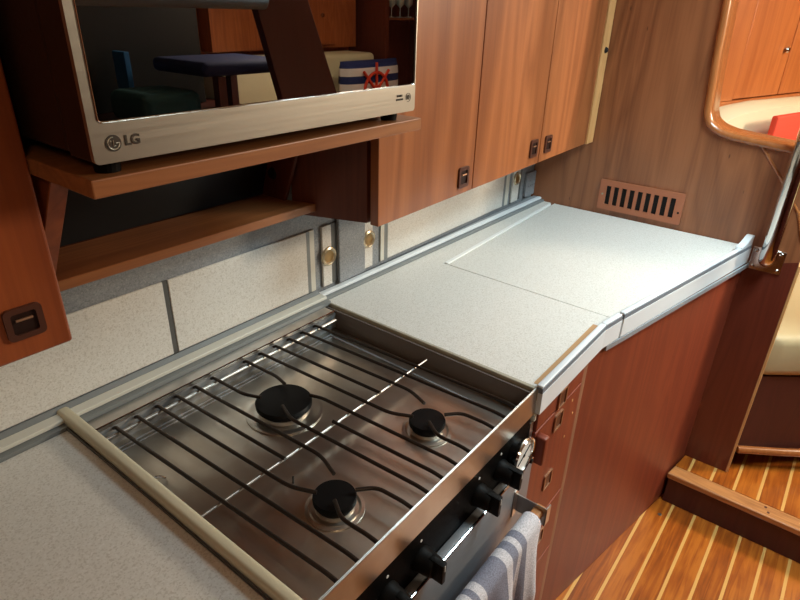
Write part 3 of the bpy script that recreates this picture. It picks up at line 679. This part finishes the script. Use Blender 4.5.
# towel
TW = stripes('striped_towel', 1, [(.06, .13), (.18, .25), (.50, .58), (.66, .71), (.78, .995)], (138, 138, 154), (220, 215, 220), .235, .35, offset=0)
def towel_mesh():
    nu, nv = 60, 70; x0, x1 = .490, .726; Lf, Lb = .27, .20; r = .0155
    verts, uvs = [], []
    for i in range(nu+1):
        u = i/nu
        for j in range(nv+1):
            v = j/nv; s = -Lb+(Lf+Lb)*v
            half = r*PI/2
            if s < -half: y = BYc+r; z = BZc-(-s-half); hang = (-s-half)
            elif s > half: y = BYc-r; z = BZc-(s-half); hang = s-half
            else: a = s/r; y = BYc-r*math.sin(a); z = BZc+r*math.cos(a); hang = 0
            g_ = min(1, hang/.12)
            fold = math.sin(u*PI*5+.4)*.011*g_+math.sin(u*PI*11+1)*.003*g_
            if s > 0: y -= fold+.010*g_
            else: y += fold*.3
            x = x0+(x1-x0)*u; xc = (x0+x1)/2+.03
            x = x+(xc-x)*(.16*g_ if s > 0 else .05*g_)
            verts.append((x, y, z)); uvs.append((s, u*.235))
    faces = [(i*(nv+1)+j, (i+1)*(nv+1)+j, (i+1)*(nv+1)+j+1, i*(nv+1)+j+1) for i in range(nu) for j in range(nv)]
    me = bpy.data.meshes.new('striped_towel'); me.from_pydata(verts, [], faces)
    uvl = me.uv_layers.new(name='UVMap')
    for lp in me.loops: uvl.data[lp.index].uv = uvs[lp.vertex_index]
    me.materials.append(TW); me.polygons.foreach_set('use_smooth', [True]*len(me.polygons))
    o = bpy.data.objects.new('striped_towel', me); COL.objects.link(o)
    so = o.modifiers.new('thick', 'SOLIDIFY'); so.thickness = .004; so.offset = 0
    return o
tag(towel_mesh(), 'grey and white striped tea towel hanging over the wooden oven bar', 'towel')

# ------------------------------------------------------------------ drawers right of the cooker
t = thing('drawer_cabinet', 'narrow red-brown bank of drawers between cooker and large base panel', 'cabinet', (.93, .5, .0))
mesh('carcass', lambda b: bx(b, .8210, 1.062, .330, .826, .001, .8640), REDW, t)
def drawer(z0, z1, hx, hz):
    d = mesh('drawer', lambda b: bx(b, .8165, 1.024, .310, .3295, z0, z1, .0015, 2), REDW, t)
    if hz:
        mesh('handle', lambda b: holed(b, rrect(hx-.019, hx+.019, hz-.020, hz+.020, .005), [rrect(hx-.014, hx+.014, hz-.017, hz+.017, .003)], .3065, .310), BRONZE2, d, label='square metal ring pull')
        mesh('handle_cup', lambda b: bx(b, hx-.0145, hx+.0145, .3085, .3099, hz-.0175, hz+.0175), BRONZE, d)
    return d
drawer(.799, .8635, .92, .8185)
drawer(.513, .796, .918, .765)
drawer(.335, .510, .918, .615)
drawer(.03, .332, .93, .44)
for c in [o for o in bpy.data.objects if o.parent and o.parent.name.startswith('drawer') and False]: pass
mesh('wooden_latch', lambda b: bx(b, .8180, .8360, .290, .3098, .728, .790, .004, 3), REDW, t, smooth=60)
mesh('edge_post', lambda b: bx(b, 1.0265, 1.050, .312, .3295, .001, .8640, .001, 1), wood('post_brown', (120, 80, 58), (150, 104, 78), 'z', .5, 0), t, label='lighter brown edge post')
mesh('shadow_gap', lambda b: bx(b, 1.0505, 1.062, .326, .3295, .001, .8640), BLACK, t)
for x, z in ((.985, .775), (1.0, .735), (.975, .69)): mesh('screw_hole', lambda b: lathe(b, [(0, .3093), (.003, .3093), (.003, .3102)], (x, 0, z), 'y', 10), EDGE, t)

# big base panel (flared)
t = thing('cooler_cabinet', 'large plain red-brown base cabinet front under the cooler lid', 'cabinet', (1.4, .4, 0))
def fp(x): return .3185-.186*(x-1.088)
mesh('front_panel', lambda b: prism(b, [(1.066, fp(1.066)), (BX-.002, fp(BX)), (BX-.002, fp(BX)+.018), (1.066, fp(1.066)+.018)], .001, CZ-.05, 'xy', .001, 1), REDW, t)
mesh('side_panel', lambda b: bx(b, 1.066, 1.084, .345, .826, .001, CZ-.0235), REDW, t)
mesh('base_block', lambda b: prism(b, [(1.086, .36), (BX-.003, .21), (BX-.003, .826), (1.086, .826)], .001, .3, 'xy'), REDW, t)

# ------------------------------------------------------------------ bulkhead fittings
t = thing('air_vent', 'brown slotted air vent low on the bulkhead above the worktop', 'vent', (BX, .43, .95))
vy0, vy1, vz0, vz1 = .370, .627, .906, 1.001
slots = []
for i in range(9):
    c = .5985-i*.0247
    slots.append([(c-.0075, vz0+.017), (c+.0075, vz0+.017), (c+.0075, vz1-.018), (c-.0075, vz1-.018)])
mesh('grille', lambda b: holed(b, rrect(vy0, vy1, vz0, vz1, .003, 2), slots, BX-.007, BX-.0012, 'yz'), VENTW, t)
mesh('dark_backing', lambda b: bx(b, BX-.0011, BX-.0002, vy0+.006, vy1-.006, vz0+.006, vz1-.006), BLACK, t)
for y, z, m in ((.616, .955, BRASS), (.380, .942, BLKI)):
    mesh('screw', lambda b: lathe(b, [(0, -.0085), (.003, -.0085), (.0035, -.007)], (BX, y, z), 'x', 12), m, t)

t = thing('grab_pole', 'polished stainless grab pole rising from a square plate at the bulkhead edge', 'pole', (BX-.03, .12, .85))
PYc, PZc = .120, .862
def plate(b): bx(b, BX-.004, BX-.0003, PYc-.041, PYc+.041, PZc-.038, PZc+.030, .001, 1)
mesh('base_plate', plate, CHROME, t)
for dy in (-.031, .031):
    for dz in (-.028, .020):
        mesh('screw', lambda b: lathe(b, [(0, -.0075), (.004, -.007), (.0055, -.004)], (BX, PYc+dy, PZc+dz), 'x', 16), CHROME, t, smooth=True)
mesh('tube', lambda b: tube(b, smoothpath([(BX-.003, PYc, PZc-.002), (BX-.028, PYc, PZc+.006), (BX-.034, PYc-.001, PZc+.05), (BX-.034, PYc+.004, 2.045)], 10), .0205, 28), CHROME, t, smooth=50)

# ------------------------------------------------------------------ saloon beyond the bulkhead
dirw = Vector((.96, -.28, 0)).normalized(); nrm = Vector((.28, .96, 0)).normalized()
W0 = Vector((2.2, .5, 0))
def along(s, d, z): v = W0+dirw*s+nrm*d; return (v.x, v.y, z)
def slab(b, s0, s1, d0, d1, z0, z1, bev=0):
    pts = [along(s0, d0, 0)[:2], along(s1, d0, 0)[:2], along(s1, d1, 0)[:2], along(s0, d1, 0)[:2]]
    prism(b, pts, z0, z1, 'xy', bev, 3)
t = thing('saloon_locker', 'varnished orange locker front seen through the bulkhead opening', 'locker', along(.5, .1, .9))
mesh('case', lambda b: slab(b, -.29, 1.7, .02, .3, .9, 2.04), VARN_O, t)
mesh('bottom_rail', lambda b: slab(b, -.29, 1.7, 0, .019, 1.12, 1.205, .003), VARN_O, t)
mesh('stile', lambda b: slab(b, -.29, .29, 0, .019, 1.206, 2.04, .003), VARN_O, t)
dd = mesh('door', lambda b: slab(b, .296, .64, .004, .019, 1.209, 1.70, .004), VARN_O, t)
kc = along(.595, 0, 1.372)
mesh('knob', lambda b: tube(b, [Vector(kc)+nrm*.004, Vector(kc)-nrm*.006, Vector(kc)-nrm*.012], [.006, .011, .007], 18), CHROME, dd, smooth=True)
mesh('door', lambda b: slab(b, .646, 1.3, .004, .019, 1.209, 1.70, .004), VARN_O, t)
mesh('top_rail', lambda b: slab(b, .292, 1.7, 0, .019, 1.706, 2.04, .003), VARN_O, t)

# settee: base, seat, back with rounded corner
t = thing('saloon_settee', 'cream vinyl settee on a dark red base beyond the bulkhead', 'settee', (2.3, .1, .118))
fa, fb = Vector((1.915, .038)), Vector((2.32, -.457))
fd = (fb-fa).normalized(); fn = Vector((-fd.y, fd.x)) * -1   # towards viewer
fn = fn if fn.x < 0 else -fn
def off(v, d): return (v.x+fn.x*d, v.y+fn.y*d)
basep = [off(fa, 0), off(fb, 0), (3.4, -.5), (3.4, .10), (2.3, .42), (1.915, .42)]
kick = [off(fa, -.055), off(fb, -.055), (3.35, -.44), (3.35, .10), (2.3, .42), (1.92, .42)]
mesh('kickboard', lambda b: prism(b, kick, .1185, .175, 'xy'), BLACK, t)
mesh('base', lambda b: prism(b, basep, .178, .475, 'xy'), DKRED, t)
def mould(b):
    a = Vector((*off(fa, .004), .190)); c = Vector((*off(fb, .004), .190)); pts = []
    for i in range(13):
        s = i/12; p = a.lerp(c, s); bow = math.sin(s*PI)*.02; pts.append((p.x+fn.x*bow, p.y+fn.y*bow, p.z-.0))
    tube(b, pts, .0135, 12)
mesh('base_moulding', mould, VARN, t, smooth=True)
seatp = [off(fa, .012), off(fb, .012), (3.4, -.52), (3.4, .0), (2.45, .27), (1.93, .40)]
mesh('seat_cushion', lambda b: prism(b, seatp, .476, .62, 'xy', .03, 5), VINYL_D, t, smooth=60)
def backc(b):
    n = 44; pts = []
    for i in range(n+1):
        s = i/n; S_ = -.2+s*1.5
        K = [(-.25, .92), (-.12, 1.03), (-.05, 1.09), (.03, 1.148), (.12, 1.180), (.22, 1.196), (.39, 1.203), (1.4, 1.19)]
        for (s0, z0), (s1, z1) in zip(K[:-1], K[1:]):
            if s0 <= S_ <= s1: z = z0+(z1-z0)*(S_-s0)/(s1-s0)
        pts.append((S_, z))
    lo = [b.verts.new(along(s, -.10, .622)) for s, z in pts]; hi = [b.verts.new(along(s, -.085, z-.02)) for s, z in pts]
    hm = [b.verts.new(along(s, -.045, z)) for s, z in pts]; hb = [b.verts.new(along(s, -.006, z-.002)) for s, z in pts]; lb = [b.verts.new(along(s, -.006, .622)) for s, z in pts]
    rows = [lo, hi, hm, hb, lb]
    for a, c in zip(rows, rows[1:]+[lo]):
        for i in range(n): b.faces.new((a[i], a[i+1], c[i+1], c[i]))
    b.faces.new([r[0] for r in rows]); b.faces.new([r[-1] for r in rows][::-1])
mesh('back_cushion', backc, VINYL, t, smooth=45)
def redc(b):
    c = Vector(along(.665, -.105, .0))
    slab(b, .285, .64, -.172, -.150, .80, 1.176, .006)
o = mesh('red_cushion', redc, REDC, None, smooth=60); tag(o, 'bright red cushion leaning on the cream settee back', 'cushion')
tagloc = None

# opposite side of the saloon, seen in the microwave glass
t = thing('saloon_bench', 'beige bench with high back across the saloon, mirrored in the microwave glass', 'bench', (2.9, -1.6, .118))
mesh('base', lambda b: bx(b, 2.05, 3.9, -2.05, -1.42, .1185, .5), DKRED, t)
mesh('seat_cushion', lambda b: bx(b, 2.05, 3.9, -2.05, -1.40, .501, .64, .03, 4), VINYL, t, smooth=60)
mesh('back_cushion', lambda b: bx(b, 2.05, 3.32, -1.98, -1.72, .642, 1.20, .03, 4), VINYL, t, smooth=60)
def pillow():
    n = 24; w_, h_ = .56, .34; verts, uvs = [], []
    for side in (1, -1):
        for i in range(n+1):
            for j in range(n+1):
                u, v = i/n, j/n; th = .07*((1-(2*u-1)**4)*(1-(2*v-1)**4))**.5
                verts.append(((u-.5)*w_, side*th, (v-.5)*h_)); uvs.append((u, v))
    F = []
    for s in (0, 1):
        o_ = s*(n+1)**2
        for i in range(n):
            for j in range(n):
                q = [o_+i*(n+1)+j, o_+(i+1)*(n+1)+j, o_+(i+1)*(n+1)+j+1, o_+i*(n+1)+j+1]; F.append(q if s == 0 else q[::-1])
    me = bpy.data.meshes.new('striped_pillow'); me.from_pydata(verts, [], F); uvl = me.uv_layers.new(name='UVMap')
    for lp in me.loops: uvl.data[lp.index].uv = uvs[lp.vertex_index]
    me.materials.append(stripes('navy_stripes', 1, [(.0, .5)], (226, 226, 230), (30, 44, 104), .27, .05, offset=.75)); me.polygons.foreach_set('use_smooth', [True]*len(me.polygons))
    return me
t = thing('striped_pillow', 'navy and white striped pillow with a red ship wheel, mirrored in the microwave glass', 'pillow', (3.12, -1.60, 1.0))
po = bpy.data.objects.new('cover', pillow()); COL.objects.link(po); po.parent = t
def wheel(b):
    c = Vector((3.10, -1.522, .985))
    tube(b, [c+Vector((.115*math.cos(a), 0, .115*math.sin(a))) for a in [i*2*PI/32 for i in range(32)]], .010, 8, closed=True)
    tube(b, [c+Vector((.03*math.cos(a), 0, .03*math.sin(a))) for a in [i*2*PI/16 for i in range(16)]], .010, 8, closed=True)
    for i in range(8):
        a = i*PI/4+PI/2; d = Vector((math.cos(a), 0, math.sin(a))); tube(b, [c+d*.03, c+d*.175], .009, 8)
mesh('wheel_emblem', wheel, REDC, t, smooth=True)
t = thing('saloon_sideboard', 'wooden cupboard wall behind the bench with a small round knob, seen mirrored', 'cupboard', (2.9, -2.0, 1.2))
mesh('case', lambda b: bx(b, 2.2, 3.42, YF+.002, -1.99, 1.22, 2.04), CH, t)
dd = mesh('door', lambda b: bx(b, 2.72, 3.2, -1.989, -1.97, 1.24, 2.0, .003), CH, t)
mesh('knob', lambda b: lathe(b, [(0, .024), (.012, .02), (.014, .012), (.006, 0)], (3.06, -1.97, 1.42), 'y', 18), CHROME, dd, smooth=True)
t = thing('glass_cabinet', 'open wooden rack of stemmed glasses at the right of the cupboard, seen mirrored', 'cabinet', (3.7, -1.95, 1.0))
mesh('case', lambda b: (bx(b, 3.46, 4.2, YF+.002, -2.07, .9, 2.04), bx(b, 3.46, 3.50, -2.069, -1.75, .9, 2.04), bx(b, 4.15, 4.2, -2.069, -1.75, .9, 2.04)), CH_DK, t)
mesh('shelf', lambda b: bx(b, 3.501, 4.149, -2.068, -1.76, 1.40, 1.415), CHROME, t)
def gl(b):
    lathe(b, [(0, 0), (.03, 0), (.03, .003), (.004, .006), (.004, .06), (.03, .085), (.034, .12), (.030, .15), (.028, .15)], (3.56, -1.86, 1.416), 'z', 24)
g0 = mesh('stemmed_glass', gl, GLASSW, smooth=True); tag(g0, 'stemmed glass on the rack shelf, first beside the left post', 'glass', 'stemmed glasses on the rack')
for i in (1, 2, 3):
    c = g0.copy(); COL.objects.link(c); c.location.x += .1*i; c['label'] = 'stemmed glass on the rack shelf, %s from the left post' % ('second', 'third', 'fourth')[i-1]
# companionway side board, folded table leaf, navy cushion, added grey tube
def board(b): prism(b, [(1.68, 1.62), (1.96, 1.62), (2.22, 1.01), (2.5, .35), (2.26, .35), (1.86, 1.01)], -1.04, -1.0, 'xz', .004, 2)
o = mesh('ladder_side', board, DKRED); tag(o, 'slanting dark companionway ladder side crossing the microwave reflection', 'ladder')
o = mesh('grey_bar', lambda b: tube(b, smoothpath([(.2, -.5, 1.485), (1.34, -.5, 1.485)], 2), .028, 20), GREYF, smooth=True); tag(o, 'grey tube added behind the camera, mirrored along the top of the microwave glass', 'bar')  # unseen tube added to give the grey band reflected in the glass
o = mesh('navy_cushion', lambda b: bx(b, 1.55, 2.02, -1.55, -1.15, 1.19, 1.25, .025, 4), NAVY, smooth=60); tag(o, 'flat navy cushion on a cupboard, mirrored left of the ladder side', 'cushion')
t = thing('reflection_dark_block', 'tall near-black block added across the cabin, left of the navy cushion, to darken the mirrored view', 'locker', (.8, -2.0, 0))  # added block, keeps the left of the glass reflection near black
mesh('case', lambda b: bx(b, -.4, 1.92, YF+.002, -1.70, 1.005, 2.04), SLATE, t)
mesh('door', lambda b: bx(b, .2, 1.0, -1.699, -1.68, 1.02, 2.0, .003), SLATE, t)  # front slab of the added dark block
t = thing('low_locker', 'dark wooden locker across the cabin behind the ladder side', 'locker', (1.5, -1.5, 0))
mesh('case', lambda b: bx(b, .3, 2.03, YF+.01, -1.1, .12, 1.0), DKRED, t)
mesh('post', lambda b: bx(b, 1.62, 1.66, -1.2, -1.16, 1.0, 1.189), DKRED, t)
mesh('post', lambda b: bx(b, 1.94, 1.98, -1.54, -1.50, 1.0, 1.189), DKRED, t)
o = mesh('teal_bag', lambda b: bx(b, 1.32, 1.60, -1.55, -1.25, 1.001, 1.13, .04, 5), TEAL, smooth=60); tag(o, 'soft teal bag on the dark locker, mirrored in the glass', 'bag')
o = mesh('blue_book', lambda b: bx(b, 1.44, 1.465, -1.67, -1.57, 1.001, 1.27, .002, 1), BLUE); tag(o, 'upright bright blue book behind the teal bag, mirrored in the glass', 'book')
# deck hatch in the ceiling
t = thing('deck_hatch', 'white framed deck hatch in the ceiling over the galley sole', 'hatch', (1.45, -.35, 2.05))
mesh('frame', lambda b: holed(b, rrect(1.12, 1.78, -.68, -.02, .05), [rrect(1.15, 1.75, -.65, -.05, .03)], 2.03, 2.0495, 'xy'), CREAMT, t)
